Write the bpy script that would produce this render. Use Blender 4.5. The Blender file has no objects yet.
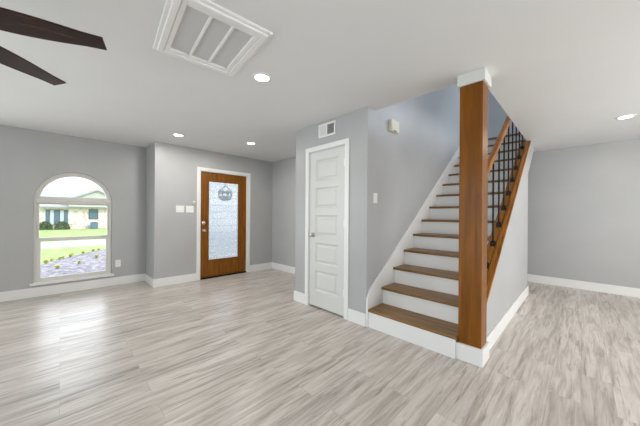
import bpy, bmesh, math, random
from mathutils import Matrix, Vector
random.seed(7)
C = bpy.context.scene.collection
S = bpy.context.scene
PI = math.pi

# ------------------------------------------------------------------ camera
cam_data = bpy.data.cameras.new('camera')
cam = bpy.data.objects.new('camera', cam_data)
C.objects.link(cam)
cam_data.sensor_width = 36.0
cam_data.lens = 260.75 / 640 * 36
cam_data.shift_y = 1.99 / 640
cam_data.clip_start = 0.02
cam_data.clip_end = 300
cam.matrix_world = (Matrix.Translation((0, 0, 1.231)) @ Matrix.Rotation(0.7884, 4, 'Z')
                    @ Matrix.Rotation(PI / 2, 4, 'X') @ Matrix.Rotation(0.0071, 4, 'Z'))
S.camera = cam

# ------------------------------------------------------------------ world, sun, daylight, exposure
world = bpy.data.worlds.new('sky')
S.world = world
world.use_nodes = True
bg = world.node_tree.nodes['Background']
bg.inputs['Color'].default_value = (0.79, 0.89, 1.0, 1)
bg.inputs['Strength'].default_value = 2.3

def light(name, kind, loc, energy, color, direction=None, **kw):
    d = bpy.data.lights.new(name, kind)
    d.energy = energy
    d.color = color
    for k, v in kw.items():
        setattr(d, k, v)
    o = bpy.data.objects.new(name, d)
    o.location = loc
    if direction is not None:
        o.rotation_euler = Vector(direction).to_track_quat('-Z', 'Y').to_euler()
    C.objects.link(o)
    return o

P_SUN, P_REAR_FILL, P_RIGHT, P_UP, P_FRONT, P_DOWN = 2.6, 36, 102, 74, 10, 9
P_LEFT = 56
if P_SUN:
    light('sun', 'SUN', (10, 8, 20), P_SUN, (1.0, 0.96, 0.9), (-0.62, -0.42, -0.66), angle=math.radians(12))
# added fill for even light, at made-up doors behind the camera
light('rear_fill', 'AREA', (-0.6, -2.97, 1.2), P_REAR_FILL, (0.94, 0.98, 1.0), (0, 1, 0.02),
      shape='RECTANGLE', size=4.4, size_y=2.2)
# daylight through the wide window in the right wall
light('right_window_daylight', 'AREA', (2.97, 3.4, 1.38), P_RIGHT, (1.0, 0.975, 0.95), (-1, 0, 0.02),
      shape='RECTANGLE', size=3.4, size_y=1.7)
# added light to brighten the left side, at a made-up unseen window
light('left_fill', 'AREA', (-5.61, -2.05, 1.35), P_LEFT, (0.95, 0.98, 1.0), (1, 0, 0.03),
      shape='RECTANGLE', size=1.3, size_y=1.7)
# daylight through the upstairs hall window
light('upstairs_daylight', 'AREA', (1.55, 6.85, 3.5), P_UP, (0.72, 0.84, 1.0), (-1, -0.72, -0.05),
      shape='RECTANGLE', size=1.1, size_y=1.1)
# daylight at the arched front window
light('front_window_daylight', 'AREA', (-5.95, 0.166, 1.1), P_FRONT, (0.93, 0.97, 1.0), (1, 0, -0.12),
      shape='RECTANGLE', size=0.85, size_y=1.4)

S.view_settings.view_transform = 'Standard'
S.view_settings.look = 'None'
S.view_settings.gamma = 1.0
S.view_settings.use_curve_mapping = False
S.view_settings.exposure = 0.0
S.cycles.max_bounces = 12
S.cycles.diffuse_bounces = 8
S.cycles.glossy_bounces = 4
S.cycles.transparent_max_bounces = 12
S.cycles.sample_clamp_indirect = 6.0
S.cycles.use_denoising = True

# ------------------------------------------------------------------ materials
def lin(c):
    c = c / 255.0
    return c / 12.92 if c <= 0.04045 else ((c + 0.055) / 1.055) ** 2.4

def rgb(r, g, b):
    return (lin(r), lin(g), lin(b), 1)

def new_mat(name):
    m = bpy.data.materials.new(name)
    m.use_nodes = True
    nt = m.node_tree
    return m, nt, nt.nodes['Principled BSDF']

def node(nt, kind, **inputs):
    n = nt.nodes.new(kind)
    for k, v in inputs.items():
        n.inputs[k.replace('_', ' ')].default_value = v
    return n

def ramp(nt, stops):
    n = nt.nodes.new('ShaderNodeValToRGB')
    e = n.color_ramp.elements
    while len(e) < len(stops):
        e.new(0.5)
    for el, (p, c) in zip(e, stops):
        el.position = p
        el.color = c
    return n

def coords(nt, scale, rot=(0, 0, 0)):
    tc = nt.nodes.new('ShaderNodeTexCoord')
    mp = nt.nodes.new('ShaderNodeMapping')
    mp.inputs['Scale'].default_value = scale
    mp.inputs['Rotation'].default_value = rot
    nt.links.new(tc.outputs['Object'], mp.inputs['Vector'])
    return mp

def paint(name, col, rough=0.5, bump=0.0, bscale=120.0, var=0.03):
    m, nt, b = new_mat(name)
    mp = coords(nt, (1, 1, 1))
    n = node(nt, 'ShaderNodeTexNoise', Scale=2.2, Detail=3.0)
    nt.links.new(mp.outputs[0], n.inputs['Vector'])
    lo = tuple(c * (1 - var) for c in col[:3]) + (1,)
    hi = tuple(min(1, c * (1 + var)) for c in col[:3]) + (1,)
    r = ramp(nt, [(0.3, lo), (0.7, hi)])
    nt.links.new(n.outputs['Fac'], r.inputs['Fac'])
    nt.links.new(r.outputs['Color'], b.inputs['Base Color'])
    b.inputs['Roughness'].default_value = rough
    if bump:
        n2 = node(nt, 'ShaderNodeTexNoise', Scale=bscale, Detail=2.0)
        nt.links.new(mp.outputs[0], n2.inputs['Vector'])
        bm_ = node(nt, 'ShaderNodeBump', Strength=bump, Distance=0.004)
        nt.links.new(n2.outputs['Fac'], bm_.inputs['Height'])
        nt.links.new(bm_.outputs['Normal'], b.inputs['Normal'])
    return m

def wood(name, dark, mid, lite, scale, rough=0.3, coat=0.0, spec=0.2):
    m, nt, b = new_mat(name)
    mp = coords(nt, scale)
    n = node(nt, 'ShaderNodeTexNoise', Scale=1.0, Detail=6.0, Roughness=0.6, Distortion=0.6)
    nt.links.new(mp.outputs[0], n.inputs['Vector'])
    r = ramp(nt, [(0.3, dark), (0.5, mid), (0.72, lite)])
    nt.links.new(n.outputs['Fac'], r.inputs['Fac'])
    nt.links.new(r.outputs['Color'], b.inputs['Base Color'])
    b.inputs['Roughness'].default_value = rough
    b.inputs['Coat Weight'].default_value = coat
    b.inputs['Specular IOR Level'].default_value = spec
    b.inputs['Coat Roughness'].default_value = 0.15
    return m

def plain(name, col, rough=0.4, metal=0.0):
    m, nt, b = new_mat(name)
    b.inputs['Base Color'].default_value = col
    b.inputs['Roughness'].default_value = rough
    b.inputs['Metallic'].default_value = metal
    return m

def emit(name, col, strength):
    m, nt, b = new_mat(name)
    b.inputs['Base Color'].default_value = col
    b.inputs['Emission Color'].default_value = col
    b.inputs['Emission Strength'].default_value = strength
    return m

def window_glass(name, tint=(1, 1, 1, 1)):
    m = bpy.data.materials.new(name)
    m.use_nodes = True
    nt = m.node_tree
    nt.nodes.clear()
    out = nt.nodes.new('ShaderNodeOutputMaterial')
    t = nt.nodes.new('ShaderNodeBsdfTransparent')
    t.inputs['Color'].default_value = tint
    g = nt.nodes.new('ShaderNodeBsdfGlossy')
    g.inputs['Roughness'].default_value = 0.02
    f = node(nt, 'ShaderNodeFresnel', IOR=1.45)
    mx = nt.nodes.new('ShaderNodeMixShader')
    nt.links.new(f.outputs[0], mx.inputs[0])
    nt.links.new(t.outputs[0], mx.inputs[1])
    nt.links.new(g.outputs[0], mx.inputs[2])
    nt.links.new(mx.outputs[0], out.inputs[0])
    return m

def obscure_glass(name):
    """Pebbled privacy glass: part clear, part white translucent, in a fine pattern."""
    m = bpy.data.materials.new(name)
    m.use_nodes = True
    nt = m.node_tree
    nt.nodes.clear()
    out = nt.nodes.new('ShaderNodeOutputMaterial')
    mp = coords(nt, (1, 1, 1))
    v = node(nt, 'ShaderNodeTexVoronoi', Scale=70.0)
    nt.links.new(mp.outputs[0], v.inputs['Vector'])
    n = node(nt, 'ShaderNodeTexNoise', Scale=40.0, Detail=4.0)
    nt.links.new(mp.outputs[0], n.inputs['Vector'])
    ad = nt.nodes.new('ShaderNodeMath')
    ad.operation = 'ADD'
    nt.links.new(v.outputs['Distance'], ad.inputs[0])
    nt.links.new(n.outputs['Fac'], ad.inputs[1])
    r = ramp(nt, [(0.5, (0.0, 0.0, 0.0, 1)), (1.15, (0.30, 0.30, 0.30, 1))])
    nt.links.new(ad.outputs[0], r.inputs['Fac'])
    t = nt.nodes.new('ShaderNodeBsdfTransparent')
    t.inputs['Color'].default_value = (0.97, 0.99, 1, 1)
    n2 = node(nt, 'ShaderNodeTexNoise', Scale=55.0, Detail=3.0)
    nt.links.new(mp.outputs[0], n2.inputs['Vector'])
    r2 = ramp(nt, [(0.36, (0.66, 0.69, 0.72, 1)), (0.50, (0.98, 0.99, 1, 1))])
    nt.links.new(n2.outputs['Fac'], r2.inputs['Fac'])
    nt.links.new(r2.outputs['Color'], t.inputs['Color'])
    tl = nt.nodes.new('ShaderNodeBsdfTranslucent')
    tl.inputs['Color'].default_value = (0.9, 0.92, 0.95, 1)
    mx = nt.nodes.new('ShaderNodeMixShader')
    nt.links.new(r.outputs['Color'], mx.inputs[0])
    nt.links.new(t.outputs[0], mx.inputs[1])
    nt.links.new(tl.outputs[0], mx.inputs[2])
    g = nt.nodes.new('ShaderNodeBsdfGlossy')
    g.inputs['Roughness'].default_value = 0.12
    mx2 = nt.nodes.new('ShaderNodeMixShader')
    mx2.inputs[0].default_value = 0.06
    nt.links.new(mx.outputs[0], mx2.inputs[1])
    nt.links.new(g.outputs[0], mx2.inputs[2])
    nt.links.new(mx2.outputs[0], out.inputs[0])
    return m

def laminate(name):
    m, nt, b = new_mat(name)
    mp = coords(nt, (1, 1, 1), (0, 0, PI / 2))
    br = nt.nodes.new('ShaderNodeTexBrick')
    br.offset = 0.37
    br.offset_frequency = 2
    br.inputs['Color1'].default_value = (0, 0, 0, 1)
    br.inputs['Color2'].default_value = (1, 1, 1, 1)
    br.inputs['Mortar'].default_value = (0.5, 0.5, 0.5, 1)
    br.inputs['Scale'].default_value = 1.0
    br.inputs['Mortar Size'].default_value = 0.0010
    br.inputs['Mortar Smooth'].default_value = 0.3
    br.inputs['Brick Width'].default_value = 1.22
    br.inputs['Row Height'].default_value = 0.16
    nt.links.new(mp.outputs[0], br.inputs['Vector'])
    # each plank gets its own piece of grain: shift the lookup by the plank's value
    sh = nt.nodes.new('ShaderNodeVectorMath')
    sh.operation = 'MULTIPLY_ADD'
    nt.links.new(br.outputs['Color'], sh.inputs[0])
    sh.inputs[1].default_value = (7.3, 13.1, 3.7)
    nt.links.new(mp.outputs[0], sh.inputs[2])
    def grain(scale, detail, dist):
        m2 = nt.nodes.new('ShaderNodeMapping')
        m2.inputs['Scale'].default_value = scale
        nt.links.new(sh.outputs[0], m2.inputs['Vector'])
        n = node(nt, 'ShaderNodeTexNoise', Scale=1.0, Detail=detail, Roughness=0.62, Distortion=dist)
        nt.links.new(m2.outputs[0], n.inputs['Vector'])
        return n
    g1 = grain((1.9, 24.0, 1), 8.0, 0.6)
    g2 = grain((4.0, 85.0, 1), 3.0, 0.2)
    g3 = grain((2.4, 34.0, 1), 6.0, 1.0)
    base = ramp(nt, [(0.30, rgb(152, 143, 135)), (0.43, rgb(186, 178, 170)), (0.55, rgb(207, 200, 193)), (0.72, rgb(220, 214, 208))])
    nt.links.new(g1.outputs['Fac'], base.inputs['Fac'])
    fine = ramp(nt, [(0.3, (0.88, 0.87, 0.86, 1)), (0.65, (1.0, 1.0, 1.0, 1))])
    nt.links.new(g2.outputs['Fac'], fine.inputs['Fac'])
    knots = ramp(nt, [(0.30, (0.55, 0.53, 0.51, 1)), (0.43, (1.0, 1.0, 1.0, 1))])
    nt.links.new(g3.outputs['Fac'], knots.inputs['Fac'])
    tone = ramp(nt, [(0.0, (0.89, 0.885, 0.88, 1)), (1.0, (1.04, 1.035, 1.03, 1))])
    nt.links.new(br.outputs['Color'], tone.inputs['Fac'])
    mul2 = base
    for layer in (fine, knots, tone):
        mx_ = nt.nodes.new('ShaderNodeMixRGB')
        mx_.blend_type = 'MULTIPLY'
        mx_.inputs[0].default_value = 1.0
        nt.links.new(mul2.outputs[0], mx_.inputs[1])
        nt.links.new(layer.outputs[0], mx_.inputs[2])
        mul2 = mx_
    seam = nt.nodes.new('ShaderNodeMixRGB')
    nt.links.new(br.outputs['Fac'], seam.inputs[0])
    nt.links.new(mul2.outputs[0], seam.inputs[1])
    seam.inputs[2].default_value = rgb(158, 149, 140)
    nt.links.new(seam.outputs[0], b.inputs['Base Color'])
    rr = ramp(nt, [(0.3, (0.36, 0.36, 0.36, 1)), (0.7, (0.26, 0.26, 0.26, 1))])
    nt.links.new(g1.outputs['Fac'], rr.inputs['Fac'])
    nt.links.new(rr.outputs[0], b.inputs['Roughness'])
    bp = node(nt, 'ShaderNodeBump', Strength=0.08, Distance=0.002)
    nt.links.new(g2.outputs['Fac'], bp.inputs['Height'])
    nt.links.new(bp.outputs[0], b.inputs['Normal'])
    return m

def mottled(name, stops, scale, detail=4.0, rough=0.9):
    m, nt, b = new_mat(name)
    mp = coords(nt, (1, 1, 1))
    n = node(nt, 'ShaderNodeTexNoise', Scale=scale, Detail=detail, Roughness=0.65)
    nt.links.new(mp.outputs[0], n.inputs['Vector'])
    r = ramp(nt, stops)
    nt.links.new(n.outputs['Fac'], r.inputs['Fac'])
    nt.links.new(r.outputs[0], b.inputs['Base Color'])
    b.inputs['Roughness'].default_value = rough
    return m

def brick(name, c1, c2, mortar, w, h, rot):
    m, nt, b = new_mat(name)
    mp = coords(nt, (1, 1, 1), rot)
    br = nt.nodes.new('ShaderNodeTexBrick')
    br.inputs['Color1'].default_value = c1
    br.inputs['Color2'].default_value = c2
    br.inputs['Mortar'].default_value = mortar
    br.inputs['Scale'].default_value = 1.0
    br.inputs['Mortar Size'].default_value = 0.012
    br.inputs['Brick Width'].default_value = w
    br.inputs['Row Height'].default_value = h
    nt.links.new(mp.outputs[0], br.inputs['Vector'])
    nt.links.new(br.outputs['Color'], b.inputs['Base Color'])
    b.inputs['Roughness'].default_value = 0.9
    return m

M = {}
M['wall'] = paint('gray_wall_paint', rgb(177, 178, 178), 0.38, bump=0.35, bscale=38)
M['ceiling'] = paint('white_ceiling_paint', rgb(224, 225, 224), 0.7, bump=0.1, bscale=110, var=0.01)
M['trim'] = paint('white_trim_paint', rgb(234, 234, 232), 0.34, var=0.005)
M['door_paint'] = paint('white_door_paint', rgb(214, 215, 211), 0.38, var=0.005)
M['floor'] = laminate('gray_laminate_planks')
M['post'] = wood('orange_brown_stained_wood', rgb(106, 60, 8), rgb(124, 74, 13), rgb(142, 88, 22), (20, 20, 1.6), 0.3, 0.04)
M['rail'] = wood('rail_stained_wood', rgb(122, 72, 16), rgb(156, 100, 36), rgb(182, 124, 58), (30, 3, 3), 0.3, 0.06)
M['tread'] = wood('brown_tread_wood', rgb(104, 74, 40), rgb(134, 101, 62), rgb(156, 121, 80), (2.0, 30, 30), 0.36, 0.0)
M['door_wood'] = wood('entry_door_wood', rgb(104, 60, 12), rgb(130, 80, 22), rgb(146, 94, 34), (24, 24, 2.0), 0.36, 0.0)
M['blade'] = wood('dark_walnut_blade', rgb(24, 13, 12), rgb(40, 22, 18), rgb(66, 38, 26), (3, 40, 10), 0.26, 0.2)
M['iron'] = plain('black_iron', rgb(22, 22, 24), 0.38, 0.6)
M['bronze'] = plain('dark_bronze', rgb(42, 33, 28), 0.35, 0.8)
M['nickel'] = plain('satin_nickel', rgb(205, 200, 192), 0.28, 1.0)
M['alu'] = plain('pale_window_frame', rgb(218, 217, 211), 0.3, 0.0)
M['glass'] = window_glass('window_glass')
M['obscure'] = obscure_glass('pebbled_glass')
M['plastic'] = plain('white_plastic', rgb(238, 238, 234), 0.35)
M['ivory'] = plain('ivory_plastic', rgb(216, 211, 194), 0.45)
M['filter'] = mottled('gray_filter_mesh', [(0.3, rgb(196, 197, 197)), (0.7, rgb(208, 208, 207))], 260.0)
M['dark'] = plain('dark_void', rgb(40, 40, 42), 0.8)
M['led'] = emit('led_lens', (1.0, 0.97, 0.92, 1), 14.0)
M['lawn'] = mottled('lawn_grass', [(0.3, rgb(122, 148, 82)), (0.55, rgb(164, 182, 116)), (0.75, rgb(200, 208, 146))], 1.6, 8.0)
M['street'] = mottled('pale_street', [(0.3, rgb(176, 174, 176)), (0.7, rgb(200, 198, 198))], 2.0)
M['mulch'] = mottled('gray_mulch', [(0.3, rgb(84, 80, 86)), (0.5, rgb(140, 134, 142)), (0.68, rgb(206, 200, 204))], 9.0, 12.0)
M['leaf'] = mottled('yellow_green_leaf', [(0.3, rgb(150, 164, 70)), (0.7, rgb(214, 214, 120))], 9.0)
M['hedge'] = mottled('hedge_leaf', [(0.3, rgb(84, 102, 70)), (0.7, rgb(140, 158, 116))], 6.0)
M['stone'] = mottled('pale_pink_stone', [(0.32, rgb(186, 156, 142)), (0.45, rgb(222, 206, 196)), (0.6, rgb(240, 234, 228))], 2.6, 6.0)
M['brick'] = brick('white_washed_brick', rgb(196, 166, 150), rgb(226, 206, 194), rgb(222, 212, 204), 0.6, 0.22, (PI / 2, 0, PI / 2))
M['porch_brick'] = brick('porch_white_brick', rgb(214, 218, 224), rgb(240, 241, 244), rgb(168, 172, 180), 0.2, 0.07, (PI / 2, 0, PI / 2))
M['roof'] = mottled('pale_shingles', [(0.3, rgb(158, 160, 166)), (0.7, rgb(178, 180, 186))], 3.0)
M['gable'] = plain('pale_siding', rgb(186, 186, 178), 0.8)
M['shutter'] = plain('blue_gray_glass', rgb(92, 118, 132), 0.3)
M['pane_pale'] = plain('pale_window_pane', rgb(196, 212, 216), 0.2)
M['bark'] = plain('bare_bark', rgb(112, 102, 98), 0.9)
M['concrete'] = mottled('porch_concrete', [(0.3, rgb(184, 178, 170)), (0.7, rgb(206, 202, 196))], 4.0)

# ------------------------------------------------------------------ mesh helpers
class MB:
    """Collects shapes (in world coordinates) and links them as one mesh object."""
    def __init__(self):
        self.bm = bmesh.new()

    def box(self, x0, x1, y0, y1, z0, z1):
        v = [self.bm.verts.new(p) for p in ((x0, y0, z0), (x1, y0, z0), (x1, y1, z0), (x0, y1, z0),
                                            (x0, y0, z1), (x1, y0, z1), (x1, y1, z1), (x0, y1, z1))]
        for f in ((0, 3, 2, 1), (4, 5, 6, 7), (0, 1, 5, 4), (1, 2, 6, 5), (2, 3, 7, 6), (3, 0, 4, 7)):
            self.bm.faces.new([v[i] for i in f])
        return self

    def prism(self, axis, a0, a1, pts):
        """polygon pts extruded along an axis; pts are the two other coordinates in xyz order"""
        def P(a, q):
            return {'x': (a, q[0], q[1]), 'y': (q[0], a, q[1]), 'z': (q[0], q[1], a)}[axis]
        A = [self.bm.verts.new(P(a0, q)) for q in pts]
        B = [self.bm.verts.new(P(a1, q)) for q in pts]
        n = len(pts)
        self.bm.faces.new(A)
        self.bm.faces.new(B[::-1])
        for i in range(n):
            j = (i + 1) % n
            self.bm.faces.new((A[i], B[i], B[j], A[j]))
        return self

    def frustum(self, axis, a0, a1, r0, r1):
        """rectangle r0 = (p0,p1,q0,q1) at a0 tapering to r1 at a1"""
        def P(a, p, q):
            return {'x': (a, p, q), 'y': (p, a, q), 'z': (p, q, a)}[axis]
        def ring(a, r):
            return [self.bm.verts.new(P(a, *c)) for c in ((r[0], r[2]), (r[1], r[2]), (r[1], r[3]), (r[0], r[3]))]
        A, B = ring(a0, r0), ring(a1, r1)
        self.bm.faces.new(A)
        self.bm.faces.new(B[::-1])
        for i in range(4):
            j = (i + 1) % 4
            self.bm.faces.new((A[i], B[i], B[j], A[j]))
        return self

    def lathe(self, prof, origin, axis='z', n=24):
        """profile of (radius, height) turned about an axis through origin"""
        o = Vector(origin)
        rings = []
        for r, h in prof:
            ring = []
            if r < 1e-6:
                p = {'z': (0, 0, h), 'y': (0, h, 0), 'x': (h, 0, 0)}[axis]
                ring = [self.bm.verts.new(o + Vector(p))]
            else:
                for i in range(n):
                    a = 2 * PI * i / n
                    c, s = r * math.cos(a), r * math.sin(a)
                    p = {'z': (c, s, h), 'y': (s, h, c), 'x': (h, c, s)}[axis]
                    ring.append(self.bm.verts.new(o + Vector(p)))
            rings.append(ring)
        for A, B in zip(rings, rings[1:]):
            for i in range(n):
                j = (i + 1) % n
                if len(A) == 1 and len(B) == 1:
                    continue
                if len(A) == 1:
                    self.bm.faces.new((A[0], B[j], B[i]))
                elif len(B) == 1:
                    self.bm.faces.new((A[i], A[j], B[0]))
                else:
                    self.bm.faces.new((A[i], A[j], B[j], B[i]))
        for R_ in (rings[0], rings[-1]):
            if len(R_) > 2:
                self.bm.faces.new(R_)
        return self

    def tube(self, pts, r, n=8):
        pts = [Vector(p) for p in pts]
        rings = []
        for i, p in enumerate(pts):
            d = (pts[min(i + 1, len(pts) - 1)] - pts[max(i - 1, 0)]).normalized()
            u = d.orthogonal().normalized() if abs(d.z) > 0.99 else d.cross(Vector((0, 0, 1))).normalized()
            w = d.cross(u)
            rr = r[i] if isinstance(r, (list, tuple)) else r
            rings.append([self.bm.verts.new(p + (u * math.cos(2 * PI * k / n) + w * math.sin(2 * PI * k / n)) * rr) for k in range(n)])
        for A, B in zip(rings, rings[1:]):
            for i in range(n):
                j = (i + 1) % n
                self.bm.faces.new((A[i], A[j], B[j], B[i]))
        self.bm.faces.new(rings[0])
        self.bm.faces.new(rings[-1])
        return self

    def build(self, name, mat, parent=None, bevel=0.0, smooth=False):
        bm = self.bm
        bmesh.ops.recalc_face_normals(bm, faces=bm.faces)
        if parent is not None:
            base = Vector((0, 0, 0))
            q = parent
            while q is not None:
                base += q.location
                q = q.parent
            bmesh.ops.translate(bm, verts=bm.verts, vec=-base)
        me = bpy.data.meshes.new(name)
        bm.to_mesh(me)
        bm.free()
        me.materials.append(mat)
        if smooth:
            for p in me.polygons:
                p.use_smooth = True
        o = bpy.data.objects.new(name, me)
        C.objects.link(o)
        if parent is not None:
            o.parent = parent
        if bevel:
            md = o.modifiers.new('bevel', 'BEVEL')
            md.width = bevel
            md.segments = 2
            md.limit_method = 'ANGLE'
            md.angle_limit = math.radians(40)
        return o

def tag(o, label, cat, group=None, kind=None):
    o['label'] = label
    o['category'] = cat
    if group:
        o['group'] = group
    if kind:
        o['kind'] = kind
    return o

def empty(name, loc, label, cat, group=None, kind=None):
    o = bpy.data.objects.new(name, None)
    o.empty_display_size = 0.1
    C.objects.link(o)
    o.location = loc
    return tag(o, label, cat, group, kind)

def struct(name, mb, mat, label, cat, bevel=0.0):
    return tag(mb.build(name, mat, None, bevel), label, cat, kind='structure')

def dup_tree(o, parent=None):
    c = o.copy()
    C.objects.link(c)
    c.parent = parent
    for ch in list(o.children):
        dup_tree(ch, c)
    return c

# ------------------------------------------------------------------ measurements
H = 2.44                    # ceiling
XW = -5.643                 # window wall
XD = -5.031                 # entry door wall
YJ = 1.109                  # jog between them
YE = 3.452                  # end of the entry
XC0, XC1, YC = -2.916, -1.679, 2.401   # closet block
YF = 6.284                  # far wall
XR, YB = 3.0, -3.0          # right wall, wall behind the camera
XK0, XK1 = -0.705, -0.6055  # knee wall of the stairs
RISE, RUN, Y1 = 0.196, 0.2675, 2.400
SL = RISE / RUN
def nose(y):
    return RISE + SL * (y - Y1)
YT = 5.872                  # landing edge
XOPEN = -0.635              # right edge of the stair opening in the ceiling
YOPEN = 2.563               # front edge of it
T = 0.14                    # wall thickness
G = -0.55                   # ground outside
BB, BT = 0.14, 0.015        # baseboard

# ------------------------------------------------------------------ shell
struct('floor', MB().box(XW - T, XR + T, YB - T, YF + T, -0.12, 0), M['floor'],
       'light gray wood-look laminate plank floor of the whole room', 'floor')

c = MB()
ZC = 2.72
c.box(XW - T, XR + T, YB - T, YOPEN, H, ZC)
c.box(XW - T, XC1 - 0.06, YOPEN, YF + T, H, ZC)
c.box(XOPEN, XR + T, YOPEN, YF + T, H, ZC)
c.box(XC1, XOPEN, 5.96, YF + T, H, ZC)
struct('ceiling', c, M['ceiling'], 'flat white painted ceiling over the room with the stair opening', 'ceiling')

# window wall with arched opening
WY0, WY1, WZ0, WSP = -0.285, 0.617, 0.20, 1.42
WCY, WR = (WY0 + WY1) / 2, (WY1 - WY0) / 2
ARC = [(WCY - WR * math.cos(PI * i / 32), WSP + WR * math.sin(PI * i / 32)) for i in range(33)]
w = MB()
w.box(XW - T, XW, YB - T, -2.75, G, H).box(XW - T, XW, -1.35, WY0, G, H).box(XW - T, XW, -2.75, -1.35, G, 0.45).box(XW - T, XW, -2.75, -1.35, 2.25, H)
w.prism('x', XW - T, XW, [(WY1, G), (YJ + T, G), (YJ + T, H), (WY1, H)])
w.box(XW - T, XW, WY0, WY1, G, WZ0)
for a, b in zip(ARC, ARC[1:]):
    w.prism('x', XW - T, XW, [(a[0], a[1]), (b[0], b[1]), (b[0], H), (a[0], H)])
struct('wall_left', w, M['wall'], 'gray painted wall holding the arched window', 'wall')
struct('wall_jog', MB().box(XW, XD, YJ, YJ + T, G, H), M['wall'],
       'narrow gray return wall between arched window wall and entry door wall', 'wall')

# entry door wall
DY0, DY1, DZ = 1.845, 2.815, 2.045
w = MB()
w.box(XD - T, XD, YJ + T, DY0, G, H)
w.box(XD - T, XD, DY1, YE + T, G, H)
w.box(XD - T, XD, DY0, DY1, DZ, H)
w.box(XD - T, XD, DY0, DY1, G, -0.12)
struct('wall_entry', w, M['wall'], 'gray painted wall holding the wooden entry door', 'wall')
struct('wall_back', MB().box(XD, XC0, YE, YE + T, 0, H), M['wall'],
       'gray wall right of the entry door, partly behind the closet', 'wall')

# closet block and stair wall
CX0, CX1, CZ = -2.625, -1.990, 2.075
w = MB()
w.box(XC0, CX0, YC, YC + 0.12, 0, H)
w.box(CX1, XC1, YC, YC + 0.12, 0, H)
w.box(CX0, CX1, YC, YC + 0.12, CZ, H)
struct('wall_closet', w, M['wall'], 'gray wall around the white closet door', 'wall')
struct('wall_closet_side', MB().box(XC0, XC0 + 0.12, YC + 0.12, YE, 0, H), M['wall'],
       'side of the closet block facing the entry door', 'wall')
struct('wall_stair', MB().box(XC1 - 0.12, XC1, YC + 0.12, 7.6, 0, H).box(XC1 - 0.12, XC1, YOPEN - 0.12, 7.6, H, 5.1), M['wall'],
       'tall gray wall running up along the left side of the stairs', 'wall')

# knee wall under the balusters, closing wall and soffit below the stairs
kt = 0.068
ky = Y1 + (H - RISE - kt) / SL
struct('wall_knee', MB().prism('x', XK0, XK1, [(2.62, 0), (5.22, 0), (5.22, 1.9), (5.96, H), (ky, H), (2.62, nose(2.62) + kt)]), M['wall'],
       'sloped gray wall closing the open right side of the stairs', 'wall')
struct('wall_under_stairs', MB().box(XC1, XK0, 5.12, 5.22, 0, 1.86).prism('x', XC1, XK0, [(5.22, 1.9), (5.96, H), (5.90, H), (5.12, 1.86)]), M['wall'],
       'gray wall and sloped soffit closing the underside of the stairs', 'wall')

struct('wall_far', MB().box(XC1 - 0.12, XR + T, YF, YF + T, 0, H), M['wall'], 'plain gray wall at the far right behind the stairs', 'wall')
struct('wall_right', MB().box(XR, XR + T, YB, 1.7, 0, H).box(XR, XR + T, 5.1, YF, 0, H).box(XR, XR + T, 1.7, 5.1, 0, 0.5).box(XR, XR + T, 1.7, 5.1, 2.25, H), M['wall'], 'gray side wall right of the photo', 'wall')
w = MB()
w.box(XW, -3.0, YB - T, YB, 0, H)
w.box(1.8, XR, YB - T, YB, 0, H)
w.box(-3.0, 1.8, YB - T, YB, 2.3, H)
struct('wall_behind', w, M['wall'], 'gray wall behind the camera with a wide opening added for the fill light', 'wall')

# upstairs hall seen through the opening
w = MB()
w.box(XC1, 1.8, 7.4, 7.52, 2.744, 5.1)
struct('wall_upstairs_end', w, M['wall'], 'gray upstairs end wall seen above the top of the stairs', 'wall')
w = MB()
w.box(XC1, 1.8, YOPEN - 0.12, YOPEN, ZC, 5.1)
w.box(1.8, 1.92, YOPEN, 6.1, ZC, 5.1)
w.box(1.8, 1.92, 6.1, 7.4, ZC, 3.1)
w.box(1.8, 1.92, 6.1, 7.4, 4.4, 5.1)
struct('wall_upstairs', w, M['wall'], 'gray upstairs hall walls above the room', 'wall')
struct('ceiling_upstairs', MB().box(XC1 - 0.12, 1.92, YOPEN - 0.12, 7.6, 5.1, 5.25), M['ceiling'], 'white ceiling of the upstairs hall', 'ceiling')
struct('floor_upstairs', MB().box(XC1, XOPEN, YT + 0.03, 7.4, ZC, 2.744).box(XOPEN, 1.8, YOPEN, 7.4, ZC, 2.744), M['floor'],
       'laminate floor of the upstairs landing', 'floor')

# baseboards
def bb(side, boxes, label):
    m = MB()
    for b in boxes:
        m.box(*b, 0, BB)
    struct('baseboard_' + side, m, M['trim'], label, 'baseboard', 0.004)
bb('left', [(XW, XW + BT, YB, YJ)], 'white baseboard under the arched window')
bb('jog', [(XW + BT, XD + BT, YJ - BT, YJ)], 'short white baseboard on the return wall left of the entry')
bb('entry', [(XD, XD + BT, YJ, 1.779), (XD, XD + BT, 2.881, YE)], 'white baseboard at both sides of the entry door')
bb('back', [(XD + BT, XC0, YE - BT, YE)], 'white baseboard along the wall right of the entry door')
bb('closet', [(XC0 - BT, -2.688, YC - BT, YC), (XC0 - BT, XC0, YC, YE - BT), (-1.927, XC1, YC - BT, YC)], 'white baseboard around the closet block')
bb('knee', [(XK1, XK1 + BT, 2.66, 5.22), (XC1, XK1 + BT, 5.22, 5.22 + BT)], 'white baseboard along the sloped stair wall')
bb('far', [(XC1, XR, YF - BT, YF)], 'white baseboard on the far right wall')
bb('right', [(XR - BT, XR, YB, YF - BT)], 'white baseboard on the side wall outside the photo')

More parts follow.
